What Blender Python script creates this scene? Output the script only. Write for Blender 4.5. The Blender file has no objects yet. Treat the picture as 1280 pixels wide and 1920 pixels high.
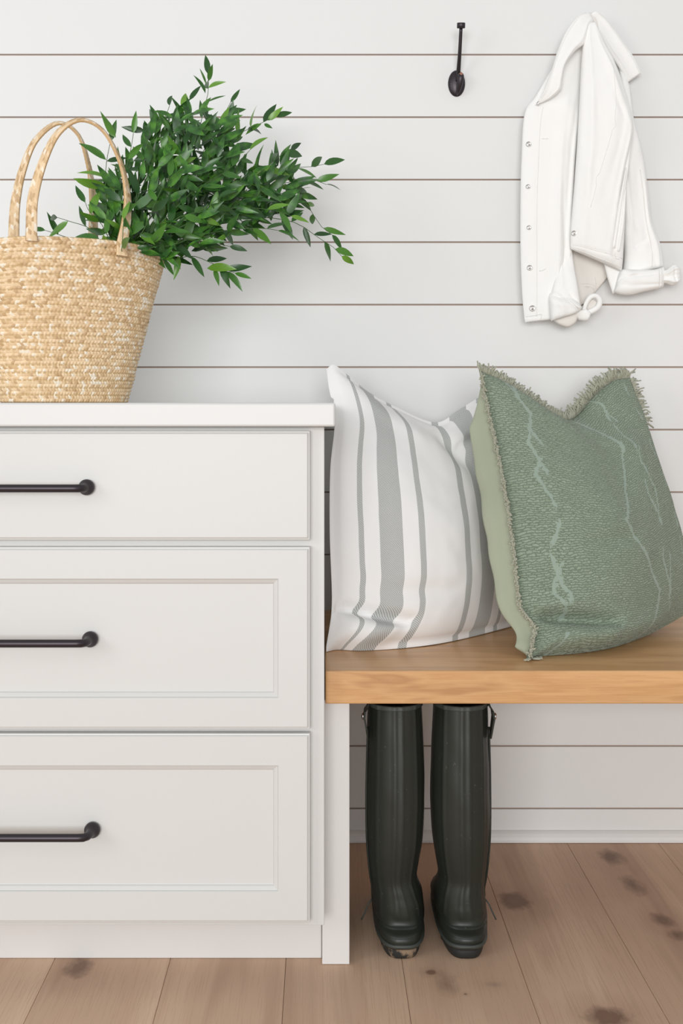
import bpy, bmesh, math, random
from mathutils import Vector, noise
random.seed(7)
PI = math.pi
sc = bpy.context.scene
COL = sc.collection

# ------------------------------------------------------------------ camera
F = 2229.0            # focal length in pixels of the 1280 x 1920 frame
D = 2.488             # camera to wall
H = 0.901             # camera height
cam_data = bpy.data.cameras.new('camera')
cam = bpy.data.objects.new('camera', cam_data); COL.objects.link(cam)
cam.location = (0, -D, H); cam.rotation_euler = (PI/2, 0, 0)
cam_data.sensor_fit = 'VERTICAL'; cam_data.sensor_height = 36.0; cam_data.sensor_width = 24.0
cam_data.lens = F/1920*36.0
cam_data.shift_x = 40/1920; cam_data.shift_y = -190/1920
cam_data.clip_start = 0.05
sc.camera = cam

# ------------------------------------------------------------------ light
world = bpy.data.worlds.new('world'); sc.world = world; world.use_nodes = True
bgn = world.node_tree.nodes['Background']
bgn.inputs[0].default_value = (0.985, 0.99, 1.0, 1); bgn.inputs[1].default_value = 0.52
def area(name, loc, target, sx, sy, power, color):
    l = bpy.data.lights.new(name, 'AREA'); l.shape = 'RECTANGLE'; l.size = sx; l.size_y = sy
    l.energy = power; l.color = color
    o = bpy.data.objects.new(name, l); COL.objects.link(o); o.location = loc
    o.rotation_euler = (Vector(target)-Vector(loc)).to_track_quat('-Z', 'Y').to_euler()
    return o
area('side_window_daylight', (-2.7, -3.0, 1.75), (0.2, 0, 0.9), 1.3, 1.5, 23, (0.99, 0.995, 1.0))
area('rear_fill_light', (-0.7, -9.0, 1.60), (0.1, 0, 0.8), 4.6, 2.6, 428, (0.985, 0.995, 1.0))  # unseen broad fill, added behind the camera for frontal light
sc.view_settings.view_transform = 'Standard'; sc.view_settings.look = 'None'
sc.view_settings.exposure = 0.0; sc.view_settings.gamma = 1.0
sc.view_settings.use_curve_mapping = False

# ------------------------------------------------------------------ helpers
def pt(px, py, d):
    return Vector(((px-600)*d/F, d-D, H-(py-770)*d/F))
def link(o, parent=None):
    COL.objects.link(o)
    if parent is not None: o.parent = parent
    return o
def build(name, verts, faces, mat, parent=None, smooth=True, uv=None, cols=None, mats=None, fm=None):
    me = bpy.data.meshes.new(name)
    me.from_pydata([tuple(v) for v in verts], [], faces)
    if isinstance(mat, (list, tuple)):
        for m in mat: me.materials.append(m)
    elif mat: me.materials.append(mat)
    if fm:
        me.polygons.foreach_set('material_index', fm)
    if smooth: me.polygons.foreach_set('use_smooth', [True]*len(me.polygons))
    if uv:
        l = me.uv_layers.new(name='UVMap')
        for lp in me.loops: l.data[lp.index].uv = uv[lp.vertex_index]
    if cols:
        a = me.color_attributes.new('straw_tint', 'FLOAT_COLOR', 'CORNER')
        k = 0
        for p in me.polygons:
            c = cols[p.index]
            for li in p.loop_indices: a.data[li].color = (c[0], c[1], c[2], 1)
    me.update()
    return link(bpy.data.objects.new(name, me), parent)
def from_bm(name, bm, mat, parent=None, smooth=False):
    me = bpy.data.meshes.new(name)
    bmesh.ops.recalc_face_normals(bm, faces=bm.faces)
    bm.to_mesh(me); bm.free()
    if mat: me.materials.append(mat)
    if smooth: me.polygons.foreach_set('use_smooth', [True]*len(me.polygons))
    return link(bpy.data.objects.new(name, me), parent)
def box_bm(x0, x1, y0, y1, z0, z1, bevel=0.0, seg=1):
    bm = bmesh.new()
    v = [bm.verts.new((x, y, z)) for x in (x0, x1) for y in (y0, y1) for z in (z0, z1)]
    for f in ((0,1,3,2),(4,6,7,5),(0,4,5,1),(2,3,7,6),(0,2,6,4),(1,5,7,3)): bm.faces.new([v[i] for i in f])
    if bevel > 0:
        bmesh.ops.bevel(bm, geom=list(bm.edges), offset=bevel, segments=seg, affect='EDGES', profile=0.5)
    return bm
def box(name, x0, x1, y0, y1, z0, z1, mat, parent=None, bevel=0.0, seg=1):
    return from_bm(name, box_bm(x0, x1, y0, y1, z0, z1, bevel, seg), mat, parent)
def empty(name, loc=(0,0,0)):
    o = bpy.data.objects.new(name, None); o.empty_display_size = 0.05; COL.objects.link(o); o.location = loc
    return o
def tag(o, label, cat, group=None):
    o['label'] = label; o['category'] = cat
    if group: o['group'] = group
    return o
def thing(name, label, cat, loc, group=None):
    o = empty(name, loc); tag(o, label, cat, group); o['_base'] = 1
    return o
def cr(pts, t):
    """Catmull-Rom through pts (Vectors), t in 0..1, uniform"""
    n = len(pts)-1
    x = min(max(t, 0), 1)*n; i = min(int(x), n-1); f = x-i
    p1, p2 = pts[i], pts[i+1]
    p0 = pts[i-1] if i > 0 else p1*2-p2
    p3 = pts[i+2] if i+2 <= n else p2*2-p1
    return 0.5*((2*p1)+(p2-p0)*f+(2*p0-5*p1+4*p2-p3)*f*f+(3*p1-p0-3*p2+p3)*f**3)
def arc_resample(pts, n):
    dense = [cr(pts, k/400) for k in range(401)]
    L = [0]
    for a, b in zip(dense, dense[1:]): L.append(L[-1]+(b-a).length)
    out = []; j = 0
    for k in range(n+1):
        s = L[-1]*k/n
        while j < 399 and L[j+1] < s: j += 1
        seg = L[j+1]-L[j]; f = (s-L[j])/seg if seg > 0 else 0
        out.append(dense[j].lerp(dense[j+1], min(max(f, 0), 1)))
    return out
def tube(name, pts, rad, mat, parent=None, n=10, res=None, caps=True):
    """tube along pts; rad is a number or a list, one per point"""
    if not isinstance(rad, (list, tuple)): rad = [rad]*len(pts)
    pts = [Vector(p) for p in pts]
    if res:
        R = [Vector((r, 0, 0)) for r in rad]
        P = [cr(pts, k/res) for k in range(res+1)]; rad = [max(cr(R, k/res).x, 1e-4) for k in range(res+1)]; pts = P
    v, f = tube_geo(pts, rad, n, caps)
    return build(name, v, f, mat, parent)
def tube_geo(pts, rad, n=8, caps=True, off=0):
    v, f = [], []
    T = [(pts[min(i+1, len(pts)-1)]-pts[max(i-1, 0)]).normalized() for i in range(len(pts))]
    a = T[0].orthogonal().normalized()
    for i, p in enumerate(pts):
        a = (a-T[i]*a.dot(T[i]))
        a = a.normalized() if a.length > 1e-6 else T[i].orthogonal().normalized()
        b = T[i].cross(a)
        for k in range(n):
            t = 2*PI*k/n
            v.append(p+(a*math.cos(t)+b*math.sin(t))*rad[i])
    for i in range(len(pts)-1):
        for k in range(n):
            k2 = (k+1) % n
            f.append((off+i*n+k, off+i*n+k2, off+(i+1)*n+k2, off+(i+1)*n+k))
    if caps:
        f.append(tuple(off+k for k in reversed(range(n)))); f.append(tuple(off+(len(pts)-1)*n+k for k in range(n)))
    return v, f

# ------------------------------------------------------------------ materials
class NT:
    def __init__(s, name):
        s.m = bpy.data.materials.new(name); s.m.use_nodes = True
        s.t = s.m.node_tree; s.b = s.t.nodes['Principled BSDF']
    def n(s, ty, **kw):
        o = s.t.nodes.new(ty)
        for k, v in kw.items():
            setattr(o, k, v)
        return o
    def l(s, a, b): s.t.links.new(a, b)
    def math(s, op, a, b=None, c=None, clamp=False):
        o = s.n('ShaderNodeMath', operation=op); o.use_clamp = clamp
        for i, x in enumerate((a, b, c)):
            if x is None: continue
            if isinstance(x, (int, float)): o.inputs[i].default_value = x
            else: s.l(x, o.inputs[i])
        return o.outputs[0]
    def mix(s, fac, a, b, blend='MIX'):
        o = s.n('ShaderNodeMix', data_type='RGBA', blend_type=blend)
        for i, x in ((0, fac), (6, a), (7, b)):
            if isinstance(x, (int, float)): o.inputs[i].default_value = x
            elif isinstance(x, tuple): o.inputs[i].default_value = (*x, 1) if len(x) == 3 else x
            else: s.l(x, o.inputs[i])
        return o.outputs[2]
    def noise(s, vec=None, scale=5, detail=3, rough=.5, dist=0):
        o = s.n('ShaderNodeTexNoise'); o.inputs['Scale'].default_value = scale; o.inputs['Detail'].default_value = detail
        o.inputs['Roughness'].default_value = rough; o.inputs['Distortion'].default_value = dist
        if vec is not None: s.l(vec, o.inputs['Vector'])
        return o.outputs[0]
    def mapping(s, vec, scale=(1,1,1), loc=(0,0,0)):
        o = s.n('ShaderNodeMapping'); o.inputs['Scale'].default_value = scale; o.inputs['Location'].default_value = loc
        s.l(vec, o.inputs['Vector']); return o.outputs[0]
    def ramp(s, fac, stops):
        o = s.n('ShaderNodeValToRGB'); e = o.color_ramp.elements
        while len(e) < len(stops): e.new(0.5)
        for el, (p, c) in zip(e, stops): el.position = p; el.color = (*c, 1)
        s.l(fac, o.inputs[0]); return o.outputs[0]
    def bump(s, h, strength=.3, dist=.001):
        o = s.n('ShaderNodeBump'); o.inputs['Strength'].default_value = strength; o.inputs['Distance'].default_value = dist
        s.l(h, o.inputs['Height']); s.l(o.outputs[0], s.b.inputs['Normal']); return o
    def set(s, color=None, rough=.5, metal=0, spec=.5, sheen=0):
        if isinstance(color, tuple): s.b.inputs['Base Color'].default_value = (*color, 1)
        elif color is not None: s.l(color, s.b.inputs['Base Color'])
        s.b.inputs['Roughness'].default_value = rough; s.b.inputs['Metallic'].default_value = metal
        s.b.inputs['Specular IOR Level'].default_value = spec; s.b.inputs['Sheen Weight'].default_value = sheen
        return s
def paint(name, c, rough=.45, spec=.4):
    t = NT(name); g = t.n('ShaderNodeNewGeometry').outputs['Position']
    nz = t.noise(g, 3, 2)
    t.set(t.mix(nz, tuple(x*.985 for x in c), tuple(min(1, x*1.01) for x in c)), rough, 0, spec)
    t.bump(t.noise(g, 260, 2), .04, .0006)
    return t.m
M = {}
M['wall'] = paint('wall_paint', (.750, .750, .740), .5, .35)
M['joint'] = NT('joint_brown').set((.42, .31, .25), .8).m
M['cab'] = paint('cabinet_paint', (.628, .625, .608), .38, .4)
M['counter'] = paint('counter_paint', (.655, .652, .64), .35, .4)
M['leg'] = paint('leg_paint', (.685, .672, .658), .45, .4)
t = NT('oil_rubbed_bronze'); t.set((.055, .047, .053), .40, .8, .5); M['bronze'] = t.m
t = NT('worn_copper'); t.set((.55, .27, .18), .35, .8, .5); M['copper'] = t.m
t = NT('nickel'); t.set((.62, .60, .58), .25, 1.0); M['nickel'] = t.m

def wood(name, axis, light, mid, dark, knots=(), ringscale=1.0, rnd=True, rough=.5, fig=.7, gr=.30, stretch=.07, lo=.30):
    t = NT(name); g = t.n('ShaderNodeNewGeometry').outputs['Position']
    oi = t.n('ShaderNodeObjectInfo').outputs['Random']
    add = t.n('ShaderNodeVectorMath', operation='ADD'); t.l(g, add.inputs[0])
    cmb = t.n('ShaderNodeCombineXYZ')
    if rnd:
        for i, k in enumerate((3.7, 11.3, 5.1)): t.l(t.math('MULTIPLY', oi, k), cmb.inputs[i])
    t.l(cmb.outputs[0], add.inputs[1]); v = add.outputs[0]
    a = stretch
    sl = {'x': (a, 1, 1), 'y': (1, a, 1)}[axis]
    big = t.noise(t.mapping(v, tuple(k*9*ringscale for k in sl)), 1, 3, .55, .6)
    sl2 = {'x': (.03, 1, 1), 'y': (1, .018, 1)}[axis]
    fine = t.noise(t.mapping(v, tuple(k*420 for k in sl2)), 1, 3, .6)
    rings = t.math('FRACT', t.math('MULTIPLY', big, 7.0))
    rings = t.math('ABSOLUTE', t.math('SUBTRACT', rings, .5))
    c = t.ramp(big, [(lo, dark), (.5, mid), (.72, light)])
    c = t.mix(t.math('MULTIPLY', rings, fig), c, light)
    c = t.mix(t.math('MULTIPLY', t.math('GREATER_THAN', fine, .56), gr), c, dark)
    if rnd:
        c = t.mix(t.math('MULTIPLY', oi, .30), c, mid)
    for (kx, ky, kz, r, st, sx, sy) in knots:
        o = t.n('ShaderNodeVectorMath', operation='SUBTRACT'); t.l(g, o.inputs[0]); o.inputs[1].default_value = (kx, ky, kz)
        mp = t.mapping(o.outputs[0], (1/(r*sx), 1/(r*sy), 1/r))
        ln = t.n('ShaderNodeVectorMath', operation='LENGTH'); t.l(mp, ln.inputs[0])
        ln = t.math('ADD', ln.outputs['Value'], t.math('MULTIPLY', t.math('SUBTRACT', t.noise(t.mapping(g, (1, .55, 1)), 42, 4, .6), .5), 1.25))
        k = t.math('SUBTRACT', 1.0, ln, clamp=True)
        k = t.math('MULTIPLY', t.math('POWER', k, .8), st, clamp=True)
        c = t.mix(t.math('MULTIPLY', t.math('POWER', k, 1.5), 1.5, clamp=True), c, tuple(x*.22 for x in dark))
        k2 = t.math('MULTIPLY', t.math('SUBTRACT', 1.0, t.math('MULTIPLY', ln, .42), clamp=True), .5*st, clamp=True)
        c = t.mix(k2, c, (dark[0]*.85, dark[1]*.78, dark[2]*.78))
    t.set(c, rough, 0, .35)
    t.bump(fine, .15, .0006)
    return t.m
def floor_knot(px, py, r, st, sx=1.0, sy=1.6):
    d = F*H/(py-770); p = pt(px, py, d); return (p.x, p.y, 0, r, st, sx, sy)
FK = [floor_knot(965, 1690, .030, 1.25, 1.15, 1.5), floor_knot(1145, 1607, .032, .9), floor_knot(1187, 1660, .024, .85, 1, 2.4),
      floor_knot(1243, 1726, .024, 1.0), floor_knot(1268, 1752, .018, .8), floor_knot(808, 1823, .010, 1.1, 1, 1),
      floor_knot(838, 1845, .022, .5, 1, 2.4), floor_knot(1140, 1908, .030, 1.1, 1.4, 1.3), floor_knot(148, 1813, .024, 1.1, 1, 2.0),
      floor_knot(925, 1846, .016, .3, 1.2, .8), floor_knot(872, 1864, .004, .8, 1, 1)]
M['oak'] = wood('oak_floor', 'y', (.73, .525, .375), (.62, .425, .295), (.45, .29, .195), FK, 1.0, True, .55)
M['pine'] = wood('stained_pine', 'x', (.72, .43, .205), (.56, .305, .128), (.32, .148, .058), (), 1.9, False, .32, .9, .16, .12, .18)

def cloth(name, c, rough=.9, scale=900, st=.2, sheen=.15):
    t = NT(name); g = t.n('ShaderNodeNewGeometry').outputs['Position']
    w = t.noise(g, scale, 2); t.set(c, rough, 0, .15, sheen); t.bump(w, st, .0008); return t.m
M['denim'] = cloth('white_denim', (.885, .88, .86), .9, 1200, .25, .1)
M['denim_shaded'] = cloth('denim_inside_shaded', (.80, .765, .72), .9, 1200, .25, .05)  # white denim toned down, shade of the jacket's inside put into the colour
M['thread'] = cloth('seam_thread', (.80, .785, .75), .9)
# striped ticking
t = NT('striped_cotton'); uvn = t.n('ShaderNodeUVMap').outputs[0]
sx = t.n('ShaderNodeSeparateXYZ'); t.l(uvn, sx.inputs[0]); U, V = sx.outputs[0], sx.outputs[1]
STRIPES = [(.095, .114), (.166, .249), (.315, .341), (.535, .568), (.636, .742), (.80, .826)]
mask = None
for a, b in STRIPES:
    k = t.math('MULTIPLY', t.math('GREATER_THAN', U, a), t.math('LESS_THAN', U, b))
    mask = k if mask is None else t.math('ADD', mask, k)
ch = t.n('ShaderNodeTexChecker'); t.l(t.mapping(uvn, (260, 340, 1)), ch.inputs['Vector']); ch.inputs['Scale'].default_value = 1
ch.inputs['Color1'].default_value = (.30, .31, .30, 1); ch.inputs['Color2'].default_value = (.66, .665, .65, 1)
c = t.mix(mask, (.86, .85, .84), ch.outputs[0])
t.set(c, .9, 0, .15, .1); t.bump(t.noise(t.mapping(uvn, (500, 500, 1)), 1, 2), .25, .0008); M['stripe'] = t.m
M['plain_white'] = cloth('plain_white_cotton', (.80, .77, .745), .9)
# sage woven face: rows of short floats with smooth diamond bands
t = NT('sage_weave'); uvn = t.n('ShaderNodeUVMap').outputs[0]
wob = t.n('ShaderNodeTexNoise'); wob.inputs['Scale'].default_value = 9; t.l(uvn, wob.inputs['Vector'])
vm = t.n('ShaderNodeVectorMath', operation='MULTIPLY_ADD'); t.l(wob.outputs['Color'], vm.inputs[0]); vm.inputs[1].default_value = (.03, .03, 0); t.l(uvn, vm.inputs[2])
wob2 = t.n('ShaderNodeTexNoise'); wob2.inputs['Scale'].default_value = 70; wob2.inputs['Detail'].default_value = 3; t.l(uvn, wob2.inputs['Vector'])
vm2 = t.n('ShaderNodeVectorMath', operation='MULTIPLY_ADD'); t.l(wob2.outputs['Color'], vm2.inputs[0]); vm2.inputs[1].default_value = (.034, .014, 0); t.l(vm.outputs[0], vm2.inputs[2])
uw = vm2.outputs[0]
br = t.n('ShaderNodeTexBrick'); t.l(uw, br.inputs['Vector'])
br.inputs['Scale'].default_value = 1; br.inputs['Brick Width'].default_value = .021; br.inputs['Row Height'].default_value = .0084
br.inputs['Mortar Size'].default_value = .0018; br.inputs['Mortar Smooth'].default_value = .8
br.inputs['Color1'].default_value = (.265, .325, .24, 1); br.inputs['Color2'].default_value = (.32, .385, .295, 1); br.inputs['Mortar'].default_value = (.225, .28, .20, 1)
sx = t.n('ShaderNodeSeparateXYZ'); t.l(uw, sx.inputs[0]); U, V = sx.outputs[0], sx.outputs[1]
def zig(u0, amp, period, phase, w):
    ph = t.math('FRACT', t.math('ADD', t.math('DIVIDE', V, period), phase))
    tri = t.math('ABSOLUTE', t.math('SUBTRACT', t.math('MULTIPLY', ph, 2), 1))
    return t.math('LESS_THAN', t.math('ABSOLUTE', t.math('SUBTRACT', U, t.math('MULTIPLY_ADD', tri, amp, u0))), w)
band = zig(.485, .185, .6, .667, .0095)
for (u0, amp, per, ph, w) in ((.13, .05, .26, .1, .008), (.18, -.05, .26, .1, .007), (.72, .045, .26, .3, .007), (.80, -.045, .26, .3, .006), (.93, .03, .2, 0, .005)):
    z = zig(u0, amp, per, ph, w)
    gate = t.math('GREATER_THAN', t.noise(t.mapping(uvn, (5, 7, 1), (u0*9, 0, 0)), 1, 1), .48)
    band = t.math('MAXIMUM', band, t.math('MULTIPLY', z, gate))
c = t.mix(band, br.outputs['Color'], (.315, .385, .325))
c = t.mix(t.math('MULTIPLY', t.noise(t.mapping(uvn, (120, 260, 1)), 1, 2), .25), c, (.19, .25, .17))
t.set(c, .95, 0, .1, .2)
hb = t.math('MULTIPLY', t.math('SUBTRACT', 1, br.outputs['Fac']), t.math('SUBTRACT', 1, band))
hb = t.math('ADD', hb, t.math('MULTIPLY', t.noise(t.mapping(uvn, (300, 140, 1)), 1, 2), .5))
t.bump(hb, .8, .0035); M['sage'] = t.m
M['sage_plain'] = cloth('sage_plain_cotton', (.37, .40, .30), .85, 1200, .15, .1)
M['fringe'] = cloth('sage_fringe_yarn', (.40, .40, .315), .95, 500, .3, .1)
# straw
t = NT('straw'); a = t.n('ShaderNodeVertexColor'); a.layer_name = 'straw_tint'
g = t.n('ShaderNodeNewGeometry').outputs['Position']
c = t.mix(t.math('MULTIPLY', t.noise(g, 700, 2), .14), a.outputs[0], (.48, .30, .13))
t.set(c, .55, 0, .35); t.bump(t.noise(g, 900, 2), .15, .0006); M['straw'] = t.m
# leaf
t = NT('leaf_green'); oi = t.n('ShaderNodeObjectInfo').outputs['Random']; g = t.n('ShaderNodeNewGeometry').outputs['Position']
c = t.ramp(oi, [(0, (.018, .066, .015)), (.4, (.038, .132, .020)), (.75, (.09, .26, .027)), (1, (.19, .39, .04))])
c = t.mix(t.math('MULTIPLY', t.noise(g, 40, 2), .5), c, (.018, .07, .014))
t.set(c, .33, 0, .5); t.b.inputs['Transmission Weight'].default_value = 0; M['leaf'] = t.m
t = NT('leaf_stuff_green'); g = t.n('ShaderNodeNewGeometry').outputs['Position']
c = t.ramp(t.noise(g, 55, 2), [(.32, (.016, .064, .013)), (.52, (.037, .130, .020)), (.70, (.085, .25, .027))])
t.set(c, .35, 0, .5); M['leaf2'] = t.m
M['stem'] = NT('stem_green').set((.06, .13, .035), .5).m
# rubber
t = NT('dark_green_rubber'); g = t.n('ShaderNodeNewGeometry').outputs['Position']
sm = t.noise(g, 18, 4, .6); sp = t.noise(g, 160, 2)
c = t.mix(t.math('MULTIPLY', sm, .5), (.016, .019, .015), (.030, .034, .027))
c = t.mix(t.math('MULTIPLY', t.math('GREATER_THAN', sp, .73), .25), c, (.16, .15, .12))
t.set(c, .42, 0, .4); t.bump(sm, .1, .001); M['rubber'] = t.m
M['rubber_edge'] = NT('grey_green_rubber').set((.045, .052, .045), .5).m
t = NT('muddy_sole'); g = t.n('ShaderNodeNewGeometry').outputs['Position']
c = t.mix(t.ramp(t.noise(g, 45, 3, .6), [(.47, (0,0,0)), (.58, (1,1,1))]), (.018, .018, .016), (.24, .17, .11))
t.set(c, .8); M['mud'] = t.m
M['sole'] = NT('black_sole').set((.016, .017, .016), .6).m
M['black'] = NT('boot_lining').set((.012, .010, .010), .9).m

# ================================================================== SETTING
GAP = .0031
wall = box('wall_back', -2.3, 2.2, .0055, .06, 0, 2.1, M['joint']); wall['kind'] = 'structure'
PITCH = .13083
z_ref = H-(688.5-770)*D/F
edges = [z_ref+PITCH*k for k in range(-3, 9)]
def plank(z0, z1):
    box('plank', -2.3, 2.2, 0, .0054, z0+GAP/2, z1-GAP/2, M['wall'], wall, .0008)
for a, b in zip(edges, edges[1:]): plank(a, b)
zb = [H-(1516-770)*D/F+PITCH*k for k in range(-1, 3)]
zb[0] = .004
for a, b in zip(zb, zb[1:]): plank(a, b)
plank(zb[-1], edges[0])
bm = bmesh.new()
prof = [(0, .001), (-.013, .001), (-.0135, .006), (-.012, .012), (-.008, .0185), (-.003, .0225), (0, .0235)]
A = [bm.verts.new((-2.3, y, z)) for y, z in prof]; B = [bm.verts.new((2.2, y, z)) for y, z in prof]
for i in range(len(prof)-1): bm.faces.new((A[i], A[i+1], B[i+1], B[i]))
bm.faces.new(A); bm.faces.new(B[::-1])
bb = from_bm('baseboard_back', bm, M['wall']); bb['kind'] = 'structure'

floor = box('floor', -2.3, 2.2, -4.6, .06, -.04, -.016, M['joint']); floor['kind'] = 'structure'
x = -.436-.19*9
rnd = random.Random(3)
while x < 2.1:
    cuts = [-4.6, -3.2-rnd.random()*.6] + ([-1.35-rnd.random()*.6] if rnd.random() < .6 else []) + [.003]
    for a, b in zip(cuts, cuts[1:]):
        box('plank', x+.0003, x+.19-.0003, a+.0003, b-.0003, -.0155, 0, M['oak'], floor, .0007)
    x += .19

# ================================================================== CABINET
YF = 1.879-D; XR = .0067; XL = -1.02; ZT = H-(800-770)/1208
cab = thing('drawer_cabinet', 'cream painted base cabinet with three wide drawers under the white countertop', 'cabinet', (-.5, -.3, 0))
box('body', XL, .0024, YF+.0190, -.002, .0875, ZT-.0005, M['cab'], cab, .0008)
box('face_frame', XL, XR, YF, YF+.0188, .0875, ZT-.0005, M['cab'], cab, .0012, 2)
box('toe_kick', XL, .0024, YF+.076, YF+.094, .0005, .087, M['leg'], cab, .0008)
def rings_panel(name, x0, x1, z0, z1, y, rings, mat, parent):
    v, f = [], []
    for ins, off in rings:
        v += [Vector((x0+ins, y-off, z0+ins)), Vector((x1-ins, y-off, z0+ins)), Vector((x1-ins, y-off, z1-ins)), Vector((x0+ins, y-off, z1-ins))]
    for i in range(len(rings)-1):
        for k in range(4):
            f.append((i*4+k, i*4+(k+1) % 4, (i+1)*4+(k+1) % 4, (i+1)*4+k))
    n = (len(rings)-1)*4
    f.append((n, n+1, n+2, n+3)); f.append((3, 2, 1, 0))
    return build(name, v, f, mat, parent, smooth=False)
EDGE = [(0, 0), (0, .0145), (.0007, .0155), (.0028, .0158), (.0034, .0180), (.0048, .0190)]
SHAKER = EDGE+[(.0490, .0190), (.0500, .0182), (.0508, .0158), (.0520, .0152), (.0565, .0128), (.0578, .0104), (.0588, .0100)]
s = 1198
def zz(py): return H-(py-770)/s
XD = (581-600)/s
for (y0, y1, hx, hy, rings) in ((808, 1013, 164, 913, EDGE), (1026, 1368, 168.5, 1199, SHAKER), (1376, 1731, 172.5, 1557, SHAKER)):
    dr = rings_panel('drawer', -.995, XD, zz(y1), zz(y0), YF-.0004, rings, M['cab'], cab)
    yd = YF-.0004-(.0190 if rings is EDGE else .0100); zc = zz(hy); xa = (hx-600)/s; xb = -1.008-xa
    so = .034 if rings is EDGE else .040
    P, R = [], []
    for (xx, sg) in ((xa, -1), (xb, 1)):
        seq = [((xx, yd+.0005, zc), .0098), ((xx, yd-.0035, zc), .0122), ((xx, yd-.0085, zc), .0126), ((xx, yd-.0125, zc), .0108), ((xx+sg*.0005, yd-.0158, zc), .0078),
               ((xx+sg*.0010, yd-so*.62, zc), .0066), ((xx+sg*.0028, yd-so*.86, zc), .0064), ((xx+sg*.0075, yd-so, zc), .0063), ((xx+sg*.016, yd-so-.0008, zc), .0062)]
        if sg == 1: seq = seq[::-1]
        for p, r in seq: P.append(Vector(p)); R.append(r)
    v, f = tube_geo(P, R, 20); build('handle', v, f, M['bronze'], dr)

# countertop
ct = from_bm('countertop', box_bm(XL-.02, (628.5-600)/1208, 1.845-D, -.001, ZT, H+15/1208, .0035, 3), M['counter'], None, False)
tag(ct, 'thick white countertop slab on the drawer cabinet, under the straw basket', 'countertop')
for p in ct.data.polygons: p.use_smooth = False

# ================================================================== BENCH
bench = thing('bench', 'stained wooden bench with a white panel leg, built against the cabinet', 'bench', (.6, -.3, 0))
BZ = .484; BY = 1.905-D
from_bm('seat', box_bm(XR+.0015, 1.35, BY, -.001, BZ-.0530, BZ, .0022, 3), M['pine'], bench)
LY = 1.933-D
box('leg', (603.6-600)/1153, (655-600)/1153, LY, -.014, .0005, BZ-.0532, M['leg'], bench, .0012, 2)
box('leg', 1.25, 1.295, LY, -.014, .0005, BZ-.0532, M['leg'], bench, .0012, 2)

# ================================================================== BASKET
ang = math.radians(25); bu = Vector((math.cos(ang), math.sin(ang), 0)); bn = Vector((-math.sin(ang), math.cos(ang), 0))
BC = Vector((-.432, 2.012-D, 0)); ZC = H+15/1208+.0008
basket = thing('straw_basket', 'woven straw tote basket with two braided handles, filled with green branches, on the countertop', 'basket', (BC.x, BC.y, ZC))
RIM = H+.281-ZC
def basket_pt(th, h, off=0):
    a = .104+(.172-.104)*h**.95; b = .066+(.090-.066)*h
    c, s_ = math.cos(th), math.sin(th); e = .88
    cx = math.copysign(abs(c)**e, c)*(a+off); cy = math.copysign(abs(s_)**e, s_)*(b+off)
    z = h*RIM - .018*(h**3)*abs(c)**3
    return BC+bu*cx+bn*cy+Vector((0, 0, ZC+z))
def straw_col(r, run=0):
    k = r.random()+run
    if k < .13: return (.87, .79, .65)
    if k < .58: q = r.random()*.09; return (.76+q, .57+q, .35+q)
    if k < .88: q = r.random()*.10; return (.66+q, .46+q, .25+q)
    q = r.random()*.08; return (.52+q, .34+q, .17+q)
def braid(s_, t_):
    lane = 0 if t_ < .5 else 1
    lt = (t_*2) % 1
    p = s_ + (1 if lane else -1)*(lt-.5)*.55 + lane*.5
    fr = p-math.floor(p)
    return lane, math.floor(p), (math.sin(PI*fr)**.55)*(math.sin(PI*lt)**.5)
NR, SUB, NC = 22, 8, 640; CELLS = 118
dense = [basket_pt(2*PI*k/4000, .6) for k in range(4001)]
acc = [0]
for a_, b_ in zip(dense, dense[1:]): acc.append(acc[-1]+(b_-a_).length)
TH, j = [], 0
for i in range(NC):          # stations evenly spaced along the wall of the basket
    while acc[j+1] < acc[-1]*i/NC: j += 1
    TH.append(2*PI*j/4000)
verts, faces, cols = [], [], []
rr = random.Random(11); tint = {}
for j in range(NR*SUB+1):
    h = j/(NR*SUB); row = min(int(h*NR), NR-1); tt = h*NR-row
    for i in range(NC):
        th = TH[i]
        hh = h+.0035*math.sin(th*2+row)*(h*(1-h)*4)
        _, _, bmp = braid(i/NC*CELLS+row*.37, min(tt, .999))
        off = .0025*bmp+.0008*math.sin(PI*min(tt, 1))**.6+.0012*noise.noise(Vector((th*3, row*1.7, 0)))
        if j == NR*SUB: off = .0012
        verts.append(basket_pt(th, min(max(hh, 0), 1), off))
for j in range(NR*SUB):
    h = (j+.5)/(NR*SUB); row = int(h*NR); tt = h*NR-row
    for i in range(NC):
        i2 = (i+1) % NC
        faces.append((j*NC+i, j*NC+i2, (j+1)*NC+i2, (j+1)*NC+i))
        lane, cell, _ = braid((i+.5)/NC*CELLS+row*.37, tt)
        k = (row, lane, cell)
        if k not in tint: tint[k] = straw_col(rr, -.30*max(0, noise.noise(Vector((cell*.33, row*2.3+lane*1.9, 1)))-.16)*2)
        cols.append(tint[k])
        if (tt < .07 or tt > .93) and (i//3) % 3: cols[-1] = (.60, .43, .23)
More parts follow.
